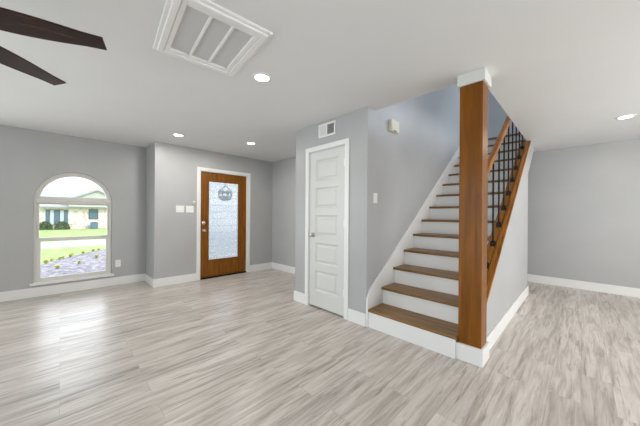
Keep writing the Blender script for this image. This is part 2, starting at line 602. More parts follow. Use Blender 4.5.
# door casings
def casing(name, axis, face, out, p0, p1, top, wdt, label):
    m = MB()
    a0, a1 = sorted((face, face + out))
    mid = (face + out * 0.6)
    for (u0, u1, z0, z1) in ((p0 - wdt, p0, 0, top + wdt), (p1, p1 + wdt, 0, top + wdt), (p0, p1, top, top + wdt)):
        if axis == 'x':
            m.box(a0, a1, u0, u1, z0, z1)
        else:
            m.box(u0, u1, a0, a1, z0, z1)
    return struct(name, m, M['trim'], label, 'door casing', 0.004)
casing('trim_1', 'x', XD, 0.018, DY0, DY1, DZ, 0.065, 'white casing around the wooden entry door')
casing('trim_2', 'y', YC, -0.018, CX0, CX1, CZ, 0.062, 'white casing around the closet door')

# ------------------------------------------------------------------ window 1
W = empty('window_1', (XW - 0.06, WCY, WZ0), 'arched window with pale frame and two sashes in the left wall', 'window', kind='structure')
def ring_prism(mb, x0, x1, outer, inner):
    n = len(outer)
    vs = {}
    for k, pts in (('o', outer), ('i', inner)):
        for x in (x0, x1):
            vs[k, x] = [mb.bm.verts.new((x, p[0], p[1])) for p in pts]
    for i in range(n):
        j = (i + 1) % n
        a, b, c_, d = vs['o', x0], vs['i', x0], vs['o', x1], vs['i', x1]
        mb.bm.faces.new((a[i], a[j], b[j], b[i]))
        mb.bm.faces.new((c_[i], c_[j], d[j], d[i]))
        mb.bm.faces.new((a[i], a[j], c_[j], c_[i]))
        mb.bm.faces.new((b[i], b[j], d[j], d[i]))
def arch_outline(ins, zb):
    r = WR - ins
    pts = [(WCY - r * math.cos(PI * i / 32), WSP + r * math.sin(PI * i / 32)) for i in range(33)]
    return [(WCY - r, zb)] + pts + [(WCY + r, zb)]
m = MB()
ring_prism(m, XW - 0.10, XW - 0.035, arch_outline(0.0, WZ0), arch_outline(0.03, WZ0 + 0.03))
m.build('window_frame', M['alu'], W, 0.003)
m = MB()
m.box(XW - 0.095, XW - 0.03, WY0 + 0.025, WY1 - 0.025, WSP - 0.035, WSP + 0.04)
m.box(XW - 0.09, XW - 0.022, WY0 + 0.025, WY1 - 0.025, WSP - 0.005, WSP + 0.012)
m.build('transom_bar', M['alu'], W, 0.003)
def arch_top(ins, zb):
    r = WR - ins
    return [(WCY - r * math.cos(PI * i / 32), WSP + r * math.sin(PI * i / 32)) for i in range(3, 30)]
# arched fixed sash
m = MB()
zb = WSP + 0.04
def half(ins, z):
    r = WR - ins
    a0 = math.asin((z - WSP) / r)
    return [(WCY - r * math.cos(a0 + (PI - 2 * a0) * i / 28), WSP + r * math.sin(a0 + (PI - 2 * a0) * i / 28)) for i in range(29)]
ring_prism(m, XW - 0.085, XW - 0.05, half(0.03, zb), half(0.062, zb + 0.02))
fs = m.build('arched_sash', M['alu'], W, 0.002)
m = MB()
m.prism('x', XW - 0.068, XW - 0.064, half(0.058, zb + 0.018))
m.build('glass_pane', M['glass'], fs)
def sash(name, y0, y1, z0, z1, x0, x1, st, bot, top):
    m = MB()
    m.box(x0, x1, y0, y0 + st, z0, z1)
    m.box(x0, x1, y1 - st, y1, z0, z1)
    m.box(x0, x1, y0 + st, y1 - st, z0, z0 + bot)
    m.box(x0, x1, y0 + st, y1 - st, z1 - top, z1)
    o = m.build(name, M['alu'], W, 0.003)
    xm = (x0 + x1) / 2
    MB().box(xm - 0.002, xm + 0.002, y0 + st - 0.004, y1 - st + 0.004, z0 + bot - 0.004, z1 - top + 0.004).build('glass_pane', M['glass'], o)
    return o
sash('upper_sash', WY0 + 0.03, WY1 - 0.03, 0.83, WSP - 0.035, XW - 0.095, XW - 0.07, 0.028, 0.03, 0.02)
lo = sash('lower_sash', WY0 + 0.03, WY1 - 0.03, WZ0 + 0.03, 0.855, XW - 0.07, XW - 0.04, 0.045, 0.035, 0.05)
MB().box(XW - 0.05, XW - 0.015, WY1 - 0.12, WY1 - 0.06, 0.855, 0.868).build('sash_lock', M['alu'], lo, 0.003)
MB().box(XW - 0.04, XW + 0.035, WY0 - 0.03, WY1 + 0.03, WZ0 - 0.028, WZ0 + 0.004).build('window_sill', M['trim'], W, 0.004)

def glazed(name, axis, pos, p0, p1, z0, z1, cols, label, cat):
    c_ = ((p0 + p1) / 2)
    Wn = empty(name, (pos, c_, z0) if axis == 'x' else (c_, pos, z0), label, cat, kind='structure')
    m_ = MB()
    def bar(u0, u1, za, zb_, d=0.03):
        if axis == 'x':
            m_.box(pos - d, pos + d, u0, u1, za, zb_)
        else:
            m_.box(u0, u1, pos - d, pos + d, za, zb_)
    bar(p0, p0 + .05, z0, z1)
    bar(p1 - .05, p1, z0, z1)
    bar(p0 + .05, p1 - .05, z0, z0 + .05)
    bar(p0 + .05, p1 - .05, z1 - .05, z1)
    for k in range(1, cols):
        u = p0 + (p1 - p0) * k / cols
        bar(u - .025, u + .025, z0 + .05, z1 - .05)
    m_.build('window_frame', M['alu'], Wn, 0.003)
    for k in range(cols):
        ua, ub = p0 + (p1 - p0) * k / cols + .02, p0 + (p1 - p0) * (k + 1) / cols - .02
        g_ = MB()
        if axis == 'x':
            g_.box(pos - .003, pos + .003, ua, ub, z0 + .045, z1 - .045)
        else:
            g_.box(ua, ub, pos - .003, pos + .003, z0 + .045, z1 - .045)
        g_.build('glass_pane', M['glass'], Wn)
glazed('added_window_2', 'x', XW - 0.05, -2.75, -1.35, 0.45, 2.25, 2, 'unseen two-pane window added to the left wall for the fill light', 'window')  # made-up window, put in to go with the left fill light
glazed('window_3', 'x', XR + 0.06, 1.7, 5.1, 0.5, 2.25, 3, 'wide three-pane window in the right wall outside the photo', 'window')
glazed('added_door_3', 'y', YB - 0.06, -3.0, 1.8, 0.0, 2.3, 3, 'unseen glazed doors added behind the camera for the fill light', 'door')  # made-up doors, put in to go with the rear fill light

# ------------------------------------------------------------------ entry door
D = empty('door_1', (XD - 0.05, DY0, 0), 'orange-brown wooden entry door with a tall pebbled glass pane', 'door', kind='structure')
GY0, GY1, GZ0, GZ1 = 2.006, 2.630, 0.345, 1.868
dx0, dx1 = XD - 0.075, XD - 0.028
m = MB()
sy0, sy1, sz0, sz1 = DY0 + 0.012, DY1 - 0.012, 0.03, DZ - 0.01
m.box(dx0, dx1, sy0, GY0, sz0, sz1)
m.box(dx0, dx1, GY1, sy1, sz0, sz1)
m.box(dx0, dx1, GY0, GY1, sz0, GZ0)
m.box(dx0, dx1, GY0, GY1, GZ1, sz1)
slab = m.build('door_slab', M['door_wood'], D, 0.002)
m = MB()
ring_prism(m, dx1 - 0.002, dx1 + 0.01, [(GY0 - 0.015, GZ0 - 0.015), (GY1 + 0.015, GZ0 - 0.015), (GY1 + 0.015, GZ1 + 0.015), (GY0 - 0.015, GZ1 + 0.015)],
           [(GY0 + 0.012, GZ0 + 0.012), (GY1 - 0.012, GZ0 + 0.012), (GY1 - 0.012, GZ1 - 0.012), (GY0 + 0.012, GZ1 - 0.012)])
m.build('glazing_bead', M['door_wood'], D, 0.003)
MB().box(XD - 0.055, XD - 0.049, GY0 - 0.004, GY1 + 0.004, GZ0 - 0.004, GZ1 + 0.004).build('glass_pane', M['obscure'], D)
MB().box(XD - T, XD - 0.0, DY0, DY0 + 0.011, 0, DZ).box(XD - T, XD - 0.0, DY1 - 0.011, DY1, 0, DZ).box(XD - T, XD, DY0 + 0.011, DY1 - 0.011, DZ - 0.009, DZ).build('door_jamb', M['trim'], D)
o = MB().box(XD - T, XD - 0.005, DY0 + 0.012, DY1 - 0.012, 0, 0.026).build('threshold', M['bronze'], D)
o['label'] = 'dark bronze threshold under the door'
m = MB()
m.lathe([(0, 0), (0.036, 0), (0.036, 0.008), (0.03, 0.016), (0.018, 0.02), (0.016, 0.026), (0, 0.026)], (dx1, 1.92, 1.064), 'x')
o = m.build('deadbolt', M['nickel'], D, smooth=True)
o['label'] = 'round satin nickel deadbolt'
m = MB()
m.lathe([(0, 0), (0.034, 0), (0.034, 0.006), (0.014, 0.012), (0.012, 0.03), (0.024, 0.038), (0.03, 0.05), (0.027, 0.062), (0.014, 0.068), (0, 0.068)], (dx1, 1.92, 0.923), 'x')
o = m.build('door_knob', M['nickel'], D, smooth=True)
o['label'] = 'round satin nickel knob'

# ------------------------------------------------------------------ closet door
K = empty('door_2', (CX0, YC, 0), 'white five-panel closet door left of the stairs', 'door', kind='structure')
kx0, kx1, kz0, kz1 = CX0 + 0.014, CX1 - 0.014, 0.022, CZ - 0.012
ky0, ky1 = YC + 0.004, YC + 0.04
m = MB()
st = 0.105
rails = [kz0, kz0 + 0.205]
ph = (kz1 - kz0 - 0.205 - 0.11 - 4 * 0.092) / 5
z = rails[1]
pan = []
for i in range(5):
    pan.append((z, z + ph))
    z += ph + 0.092
m.box(kx0, kx0 + st, ky0, ky1, kz0, kz1)
m.box(kx1 - st, kx1, ky0, ky1, kz0, kz1)
edges = [kz0] + [q for p_ in pan for q in p_] + [kz1]
for a, b in zip(edges[::2], edges[1::2]):
    m.box(kx0 + st, kx1 - st, ky0, ky1, a, b)
for a, b in pan:
    x0, x1 = kx0 + st, kx1 - st
    m.box(x0, x1, ky0 + 0.015, ky1 - 0.004, a, b)
    # sloped sticking round the panel, then the raised field
    for (q0, q1) in (((x0, x1, a, a + 0.016), 'b'), ((x0, x1, b - 0.016, b), 't')):
        zz0, zz1 = q0[2], q0[3]
        if q1 == 'b':
            m.prism('x', x0, x1, [(ky0 + 0.002, zz0), (ky0 + 0.0155, zz0), (ky0 + 0.0155, zz1)])
        else:
            m.prism('x', x0, x1, [(ky0 + 0.002, zz1), (ky0 + 0.0155, zz1), (ky0 + 0.0155, zz0)])
    m.prism('z', a, b, [(x0, ky0 + 0.002), (x0 + 0.016, ky0 + 0.0155), (x0, ky0 + 0.0155)])
    m.prism('z', a, b, [(x1, ky0 + 0.002), (x1 - 0.016, ky0 + 0.0155), (x1, ky0 + 0.0155)])
    m.frustum('y', ky0 + 0.0155, ky0 + 0.004, (x0 + 0.028, x1 - 0.028, a + 0.028, b - 0.028), (x0 + 0.05, x1 - 0.05, a + 0.05, b - 0.05))
m.build('door_slab', M['door_paint'], K, 0.0015)
MB().box(CX0, CX0 + 0.012, YC, YC + 0.12, 0, CZ).box(CX1 - 0.012, CX1, YC, YC + 0.12, 0, CZ).box(CX0 + 0.012, CX1 - 0.012, YC, YC + 0.12, CZ - 0.01, CZ).build('door_jamb', M['door_paint'], K)
m = MB()
m.lathe([(0, 0), (0.033, 0), (0.033, -0.006), (0.013, -0.012), (0.012, -0.028), (0.022, -0.036), (0.028, -0.046), (0.025, -0.057), (0.012, -0.062), (0, -0.062)], (-2.545, ky0, 0.965), 'y')
o = m.build('door_knob', M['nickel'], K, smooth=True)
o['label'] = 'round satin nickel knob'
for i, zh in enumerate((1.86, 1.13, 0.30)):
    if i == 0:
        m = MB()
        m.lathe([(0, -0.05), (0.004, -0.05), (0.007, -0.045), (0.007, 0.045), (0.004, 0.05), (0, 0.05)], (kx1 + 0.006, ky0 - 0.006, zh), 'z', 10)
        m.box(kx1 - 0.012, kx1 + 0.014, ky0 - 0.0035, ky0 + 0.001, zh - 0.044, zh + 0.044)
        hinge = m.build('hinge', M['plastic'], K)
        h0 = zh
    else:
        o = hinge.copy()
        C.objects.link(o)
        o.parent = K
        o.location = (0, 0, zh - h0)

# ------------------------------------------------------------------ staircase
R = empty('staircase', (-1.19, Y1, 0), 'straight staircase with brown wood treads and white risers', 'staircase')
x0, x1 = XC1 + 0.022, XK0 - 0.001
def tread_mesh(y, z, dep):
    m = MB()
    t = 0.03
    pts = [(y, z - t / 2)]
    for k in range(1, 8):
        a = PI * k / 8
        pts.append((y + 0.012 - 0.012 * math.sin(a) , z - t / 2 - (t / 2) * math.cos(a)))
    pts = [(y + 0.012 - 0.012 * math.sin(PI * k / 8), z - t / 2 - (t / 2) * math.cos(PI * k / 8)) for k in range(9)]
    pts += [(y + dep, z), (y + dep, z - t)]
    return m.prism('x', x0, x1, pts)
OV = 0.034
xs_ = x1
x1 = -0.7555
tread_mesh(Y1, RISE, RUN + OV).build('tread', M['tread'], R)
x1 = xs_
tread = tread_mesh(Y1 + RUN, 2 * RISE, RUN + OV).build('tread', M['tread'], R)
MB().box(XC1, -0.7645, Y1 + 0.010, Y1 + 0.03, 0, RISE - 0.03).build('riser', M['trim'], R)
second = MB().box(x0, x1, Y1 + RUN + OV, Y1 + RUN + OV + 0.016, RISE, 2 * RISE - 0.03).build('riser', M['trim'], R)
for k in range(1, 12):
    o = tread.copy()
    C.objects.link(o)
    o.parent = R
    o.location = (0, RUN * k, RISE * k)
for k in range(1, 13):
    o = second.copy()
    C.objects.link(o)
    o.parent = R
    o.location = (0, RUN * k, RISE * k)
MB().box(x0, XOPEN - 0.001, YT, YT + 0.03, 2.714, 2.744).build('landing_nosing', M['tread'], R, 0.006)
# wall skirt on the left
so = 0.17
ytop = Y1 + (2.744 + so - RISE - so) / SL
MB().prism('x', XC1 + 0.0005, x0, [(Y1 - 0.006, 0.0), (Y1 - 0.006, nose(Y1) + 0.115), (Y1 + 0.055, nose(Y1 + 0.055) + so), (YT, nose(YT) + so), (YT + 0.25, 2.90), (YT + 0.25, 2.7), (YT, 2.44), (Y1 + 0.6, 0.2), (Y1 + 0.2, 0.0)]).build('skirt_board', M['trim'], R, 0.003)

# ------------------------------------------------------------------ wooden post
P = empty('wooden_post', (-0.666, 2.535, 0), 'square orange-brown wooden post from floor to ceiling at the stair foot', 'post')
MB().box(-0.755, -0.579, 2.449, 2.619, 0.12, 2.36).build('shaft', M['post'], P, 0.004)
o = MB().box(-0.764, -0.5615, 2.424, 2.648, 0, BB).build('plinth', M['trim'], P, 0.004)
o['label'] = 'white painted plinth'
o = MB().box(-0.770, -0.5615, 2.431, 2.645, 2.345, H).build('cap', M['door_paint'], P, 0.004)
o['label'] = 'white painted block at the ceiling'

# ------------------------------------------------------------------ stair railing
Q = empty('stair_railing', (-0.655, 2.62, nose(2.62)), 'sloped stair railing with wood rails and black iron balusters', 'railing')
def sloped(mb, xa, xb, y0, y1, o0, o1, vert_end=True):
    return mb.prism('x', xa, xb, [(y0, nose(y0) + o0), (y1, nose(y1) + o0), (y1, nose(y1) + o1), (y0, nose(y0) + o1)])
YRE = Y1 + (H - 0.10 - RISE) / SL
m = MB()
sloped(m, XK0 - 0.012, -0.640, 2.62, YRE, kt + 0.001, 0.106)
m.build('bottom_rail', M['rail'], Q, 0.003)
m = MB()
sloped(m, -0.6045, -0.590, 2.62, YRE - 0.01, 0.052, 0.100)
sloped(m, -0.606, -0.583, 2.62, YRE - 0.01, 0.094, 0.114)
sloped(m, -0.633, -0.606, 2.62, YRE - 0.01, kt + 0.002, 0.128)
m.build('rail_moulding', M['rail'], Q, 0.003)
m = MB()
HO = 1.065
prof = [(-0.020, -0.030), (0.020, -0.030), (0.020, -0.012), (0.028, -0.004), (0.030, 0.012), (0.020, 0.028), (-0.020, 0.028), (-0.030, 0.012), (-0.028, -0.004), (-0.020, -0.012)]
ya, yb = 2.619, 5.9
A = [m.bm.verts.new((-0.668 + a, ya, nose(ya) + HO + b * 1.24)) for a, b in prof]
B = [m.bm.verts.new((-0.668 + a, yb, nose(yb) + HO + b * 1.24)) for a, b in prof]
m.bm.faces.new(A)
m.bm.faces.new(B[::-1])
for i in range(len(prof)):
    j = (i + 1) % len(prof)
    m.bm.faces.new((A[i], A[j], B[j], B[i]))
m.build('handrail', M['rail'], Q)
yb0 = 2.722
def baluster(y):
    zb, zt = nose(y) + 0.104, nose(y) + HO - 0.034
    m = MB().box(-0.668 - 0.0075, -0.668 + 0.0075, y - 0.0075, y + 0.0075, zb, zt)
    b = m.build('baluster', M['iron'], Q)
    m = MB()
    s = 0.021
    m.prism('x', -0.668 - s, -0.668 + s, [(y - s, nose(y - s) + 0.105), (y + s, nose(y + s) + 0.105), (y + s, zb + 0.034), (y - s, zb + 0.034)])
    m.frustum('z', zb + 0.034, zb + 0.05, (-0.668 - s, -0.668 + s, y - s, y + s), (-0.668 - 0.011, -0.668 + 0.011, y - 0.011, y + 0.011))
    m.build('baluster_shoe', M['iron'], b)
    return b
b0 = baluster(yb0)
for k in range(1, 10):
    o = dup_tree(b0, Q)
    o.location = (0, 0.266 * k, 0.266 * k * SL)

# ------------------------------------------------------------------ wall and ceiling fixtures
# return air grille in the ceiling
V = empty('return_air_grille', (-1.826, 0.729, H), 'large white rectangular return air grille in the ceiling', 'vent')
vx0, vx1, vy0, vy1 = -1.826 - 0.35, -1.826 + 0.35, 0.729 - 0.297, 0.729 + 0.297
def zring(mb, z0, z1, o, i):
    (a, b, c_, d), (e, f, g, h) = o, i
    mb.box(a, b, c_, g, z0, z1).box(a, b, h, d, z0, z1).box(a, e, g, h, z0, z1).box(f, b, g, h, z0, z1)
m = MB()
zring(m, H - 0.016, H, (vx0, vx1, vy0, vy1), (vx0 + 0.03, vx1 - 0.03, vy0 + 0.03, vy1 - 0.03))
zring(m, H - 0.030, H, (vx0 + 0.024, vx1 - 0.024, vy0 + 0.024, vy1 - 0.024), (vx0 + 0.062, vx1 - 0.062, vy0 + 0.062, vy1 - 0.062))
m.build('outer_frame', M['trim'], V, 0.005)
m = MB()
ix0, ix1, iy0, iy1 = vx0 + 0.064, vx1 - 0.064, vy0 + 0.064, vy1 - 0.064
zring(m, H - 0.024, H - 0.004, (ix0, ix1, iy0, iy1), (ix0 + 0.030, ix1 - 0.030, iy0 + 0.030, iy1 - 0.030))
fy0, fy1 = iy0 + 0.030, iy1 - 0.030
for k in (1, 2):
    yc = fy0 + (fy1 - fy0) * k / 3
    m.box(ix0 + 0.030, ix1 - 0.030, yc - 0.008, yc + 0.008, H - 0.022, H - 0.004)
m.build('grille_door', M['trim'], V, 0.003)
for k in range(3):
    ya, yb_ = fy0 + (fy1 - fy0) * k / 3, fy0 + (fy1 - fy0) * (k + 1) / 3
    m = MB()
    m.box(ix0 + 0.03, ix1 - 0.03, ya + (0.007 if k else -0.006), yb_ - (0.007 if k < 2 else -0.006), H - 0.008, H - 0.002)
    o = m.build('filter_panel', M['filter'], V)
    o['label'] = 'gray filter mesh'

V.rotation_euler = (0, 0, math.radians(-5.2))

# downlights
def downlight(x, y, label, power):
    L = empty('recessed_downlight', (x, y, H), label, 'ceiling light', 'recessed ceiling downlights')
    m = MB()
    m.lathe([(0.058, -0.002), (0.062, -0.007), (0.082, -0.004), (0.086, 0.0), (0.058, 0.0)], (x, y, H), 'z', 32)
    m.build('trim_ring', M['trim'], L, smooth=True)
    m = MB()
    m.lathe([(0, -0.001), (0.06, -0.001), (0.06, -0.004), (0.03, -0.006), (0, -0.0065)], (x, y, H), 'z', 32)
    o = m.build('lens', M['led'], L, smooth=True)
    o['label'] = 'glowing white lens'
    d = bpy.data.lights.new('downlight_lamp', 'AREA')
    d.shape = 'DISK'
    d.size = 0.11
    d.energy = P_DOWN * power
    d.color = (1.0, 0.95, 0.89)
    lo_ = bpy.data.objects.new('downlight_lamp', d)
    C.objects.link(lo_)
    lo_.parent = L
    lo_.location = (0, 0, -0.012)
downlight(-1.998, 1.252, 'recessed round ceiling downlight beside the return air grille', 0.6)
downlight(-4.364, 1.271, 'recessed ceiling downlight in front of the jog left of the entry door', 1.2)
downlight(-3.972, 2.284, 'recessed ceiling downlight in front of the wooden entry door', 1.25)
downlight(0.364, 4.818, 'recessed ceiling downlight at the far right, right of the stairs', 1.0)

# vent above the closet door
V = empty('wall_vent', (-2.298, YC, 2.318), 'small white two-section wall vent above the closet door', 'vent')
a0, a1, b0_, b1_ = -2.445, -2.150, 2.232, 2.405
m = MB()
f = 0.024
m.box(a0, a1, YC - 0.012, YC, b0_, b0_ + f).box(a0, a1, YC - 0.012, YC, b1_ - f, b1_)
m.box(a0, a0 + f, YC - 0.012, YC, b0_ + f, b1_ - f).box(a1 - f, a1, YC - 0.012, YC, b0_ + f, b1_ - f)
m.box(-2.306, -2.290, YC - 0.012, YC, b0_ + f, b1_ - f)
m.build('frame', M['trim'], V, 0.003)
o = MB().box(a0 + f, a1 - f, YC - 0.0015, YC - 0.0005, b0_ + f, b1_ - f).build('backing', M['dark'], V)  # dark sheet on solid wall, colored like the shade inside a duct
o['label'] = 'dark sheet in place of the shaded duct opening'
def louver(name, xs, lean, parent):
    m = MB()
    for x in xs:
        m.prism('z', b0_ + f, b1_ - f, [(x, YC - 0.002), (x + 0.002, YC - 0.002), (x + lean + 0.002, YC - 0.011), (x + lean, YC - 0.011)])
    return m.build(name, M['trim'], parent)
louver('louver_bank', [a0 + f + 0.012 + 0.0115 * k for k in range(10)], -0.0105, V)
o = louver('louver_bank', [-2.285 + 0.019 * k for k in range(6)], 0.002, V)
m = MB()
for k in range(5):
    zz = b0_ + f + 0.012 + 0.025 * k
    m.box(-2.290, a1 - f, YC - 0.004, YC - 0.002, zz, zz + 0.002)
m.build('cross_bar', M['trim'], V)

# door chime on the stair wall
V = empty('door_chime', (XC1, 2.93, 2.34), 'ivory door chime box high on the stair wall', 'door chime')
m = MB()
m.box(XC1, XC1 + 0.05, 2.835, 3.02, 2.262, 2.405)
m.build('cover', M['ivory'], V, 0.008)
m = MB()
m.box(XC1 + 0.045, XC1 + 0.052, 2.86, 2.995, 2.285, 2.382)
m.build('front_panel', M['ivory'], V, 0.003)
MB().box(XC1 + 0.05, XC1 + 0.0525, 2.885, 2.95, 2.266, 2.276).build('slot', M['dark'], V)

def plate(name, axis, face, p0, p1, z0, z1, label, cat, rockers, group=None):
    c_ = (p0 + p1) / 2
    loc = (face, c_, (z0 + z1) / 2) if axis == 'x' else (c_, face, (z0 + z1) / 2)
    V = empty(name, loc, label, cat, group)
    MB().box(face, face + 0.006, p0, p1, z0, z1).build('cover_plate', M['plastic'], V, 0.002)
    n = rockers
    for k in range(n):
        y = p0 + (p1 - p0) * (k + 0.5) / n
        zc = (z0 + z1) / 2
        m = MB()
        m.prism('y', y - 0.016, y + 0.016, [(face + 0.005, zc - 0.033), (face + 0.008, zc - 0.033), (face + 0.012, zc + 0.033), (face + 0.005, zc + 0.033)])
        m.build('rocker', M['plastic'], V, 0.001)
    return V
plate('light_switch', 'x', XC1, 2.524, 2.598, 1.372, 1.488, 'single white light switch on the stair wall below the chime', 'light switch', 1)
plate('light_switch', 'x', XD, 1.432, 1.566, 1.258, 1.380, 'left double white light switch by the entry door', 'light switch', 2, 'entry light switches')
plate('light_switch', 'x', XD, 1.598, 1.730, 1.258, 1.380, 'right double white light switch, next to the entry door casing', 'light switch', 2, 'entry light switches')
V = empty('door_sensor', (XD, 1.735, 1.44), 'small white sensor box above the right entry light switch', 'sensor')
MB().box(XD, XD + 0.02, 1.712, 1.752, 1.405, 1.475).build('housing', M['ivory'], V, 0.005)
MB().box(XD + 0.019, XD + 0.0215, 1.722, 1.742, 1.42, 1.43).build('indicator', M['dark'], V)

V = empty('wall_outlet', (XW, 0.704, 0.373), 'white duplex outlet on the wall right of the arched window', 'outlet')
MB().box(XW, XW + 0.006, 0.667, 0.741, 0.313, 0.433).build('cover_plate', M['plastic'], V, 0.002)
for k in (-1, 1):
    zc = 0.373 + 0.021 * k
    m = MB()
    m.box(XW + 0.005, XW + 0.008, 0.690, 0.718, zc - 0.014, zc + 0.014)
    s_ = m.build('socket', M['plastic'], V, 0.001)
    MB().box(XW + 0.0078, XW + 0.0084, 0.697, 0.699, zc - 0.003, zc + 0.006).box(XW + 0.0078, XW + 0.0084, 0.709, 0.711, zc - 0.003, zc + 0.006).build('slot', M['dark'], s_)

# ------------------------------------------------------------------ ceiling fan
FX, FY, FZ = -1.852, -0.541, 2.05
F = empty('ceiling_fan', (FX, FY, H), 'dark brown ceiling fan at the upper left', 'ceiling fan')
m = MB()
m.lathe([(0, 0), (0.075, 0), (0.07, -0.03), (0.045, -0.055), (0.02, -0.06), (0, -0.06)], (FX, FY, H), 'z', 32)
m.build('canopy', M['bronze'], F, smooth=True)
m = MB()
m.lathe([(0, -0.05), (0.013, -0.05), (0.013, -0.29), (0, -0.29)], (FX, FY, H), 'z', 16)
m.build('downrod', M['bronze'], F, smooth=True)
m = MB()
m.lathe([(0, 0.12), (0.05, 0.12), (0.09, 0.10), (0.11, 0.05), (0.11, 0.01), (0.085, -0.02), (0.06, -0.05), (0.05, -0.075), (0, -0.08)], (FX, FY, FZ), 'z', 32)
m.build('motor_housing', M['bronze'], F, smooth=True)
def blade():
    m = MB()
    Rr = 0.722
    up, dn = [], []
    N = 14
    for i in range(N + 1):
        s = i / N
        x = 0.16 + (Rr - 0.16) * s
        wl = 0.050 + 0.024 * math.sin(PI * min(1.0, s * 1.15)) * (1 - 0.3 * s) - 0.011 * s ** 3
        wr = 0.050 + 0.022 * math.sin(PI * min(1.0, s * 1.15)) * (1 - 0.3 * s) - 0.009 * s ** 3
        up.append((x - 0.0 * s, wl))
        dn.append((x, -wr))
    return up + dn[::-1]
for k in range(6):
    an = 1.262 + math.radians(60) * k
    rot = Matrix.Translation((FX, FY, FZ)) @ Matrix.Rotation(an, 4, 'Z') @ Matrix.Rotation(math.radians(-9.5), 4, 'X')
    if k == 0:
        m = MB()
        m.prism('z', -0.004, 0.004, blade())
        bl = m.build('blade', M['blade'], None, 0.0015)
        m = MB()
        m.prism('z', 0.004, 0.010, [(0.07, -0.018), (0.15, -0.022), (0.22, -0.04), (0.25, -0.03), (0.25, 0.03), (0.22, 0.04), (0.15, 0.022), (0.07, 0.018)])
        br_ = m.build('blade_bracket', M['bronze'], None, 0.001)
        br_.parent = bl
        o = bl
    else:
        o = dup_tree(bl)
    o.parent = F
    o.matrix_parent_inverse = Matrix.Identity(4)
    o.matrix_basis = Matrix.Translation((-FX, -FY, -H)) @ rot

# ------------------------------------------------------------------ outside
HX = -40.6
struct('lawn', MB().box(-80, XW - T, -60, 60, G - 0.5, G), M['lawn'], 'bright green lawn outside the arched window', 'lawn')
struct('street', MB().box(-23.0, -19.0, -60, 60, G, G + 0.012), M['street'], 'pale street beyond the front lawn', 'street')
m = MB()
m.prism('z', G, G + 0.05, [(-6.2, -3.5), (-11.5, -3.0), (-12.6, -0.9), (-13.0, -0.45), (-14.0, 0.0), (-15.1, 0.6), (-16.4, 1.5), (-16.8, 2.6), (-6.2, 1.6)])
struct('planting_bed', m, M['mulch'], 'gray mulch planting bed outside the arched window', 'planting bed')
edge = [(-11.6, -2.0), (-12.6, -0.9), (-13.0, -0.45), (-13.5, -0.2), (-14.0, 0.0), (-14.6, 0.3), (-15.1, 0.6), (-15.7, 1.0), (-16.4, 1.5)]
def plant_mesh(seed):
    rnd = random.Random(seed)
    m = MB()
    for i in range(26):
        a, t_ = rnd.uniform(0, 2 * PI), rnd.uniform(0.1, 1.0)
        h_ = rnd.uniform(0.10, 0.26)
        tip = Vector((0.24 * t_ * math.cos(a), 0.24 * t_ * math.sin(a), h_))
        mid = Vector((tip.x * 0.5, tip.y * 0.5, h_ * 0.75))
        side = Vector((-math.sin(a), math.cos(a), 0)) * 0.03
        v = [m.bm.verts.new(q) for q in (Vector((0, 0, 0)), mid + side, tip, mid - side)]
        up_ = m.bm.verts.new(mid + Vector((0, 0, 0.015)))
        m.bm.faces.new((v[0], v[1], up_))
        m.bm.faces.new((v[1], v[2], up_))
        m.bm.faces.new((v[2], v[3], up_))
        m.bm.faces.new((v[3], v[0], up_))
    return m
pl = plant_mesh(3).build('bedding_plant', M['leaf'])
spots = []
rnd = random.Random(11)
for (xa, ya), (xb, yb_) in zip(edge, edge[1:]):
    for t_ in (0.05, 0.3, 0.55, 0.8):
        spots.append((xa + (xb - xa) * t_ + 0.25 + rnd.uniform(-.1, .1), ya + (yb_ - ya) * t_ + rnd.uniform(-.08, .08)))
for i in range(6):
    spots.append((-12.2 + rnd.uniform(-1.6, 1.4) , 0.3 + rnd.uniform(-0.7, 1.2)))
kept = []
for q in spots:
    if all((q[0] - r_[0]) ** 2 + (q[1] - r_[1]) ** 2 > 0.3 ** 2 for r_ in kept):
        kept.append(q)
spots = kept
for i, (x, y) in enumerate(spots):
    o = pl if i == 0 else pl.copy()
    if i:
        C.objects.link(o)
    o.location = (x, y, G + 0.05)
    o.rotation_euler = (0, 0, rnd.uniform(0, 6))
    sc = rnd.uniform(0.45, 0.62) if i < 26 else rnd.uniform(0.5, 0.8)
    o.scale = (sc, sc, sc)
    tag(o, 'small yellow-green plant in the mulch bed outside the arched window', 'plant', 'bedding plants in the mulch bed')

N_ = empty('neighbor_house', (HX, 1.0, G), 'low white brick house across the street', 'house')
MB().box(HX - 9, HX, -9, 9.5, G, 2.0).build('wall', M['stone'], N_)
m = MB()
m.prism('y', -9.6, 10.1, [(HX + 0.6, 1.84), (HX + 0.6, 1.98), (HX - 4.5, 3.95), (HX - 9.6, 1.98), (HX - 9.6, 1.84)])
m.build('roof', M['roof'], N_)
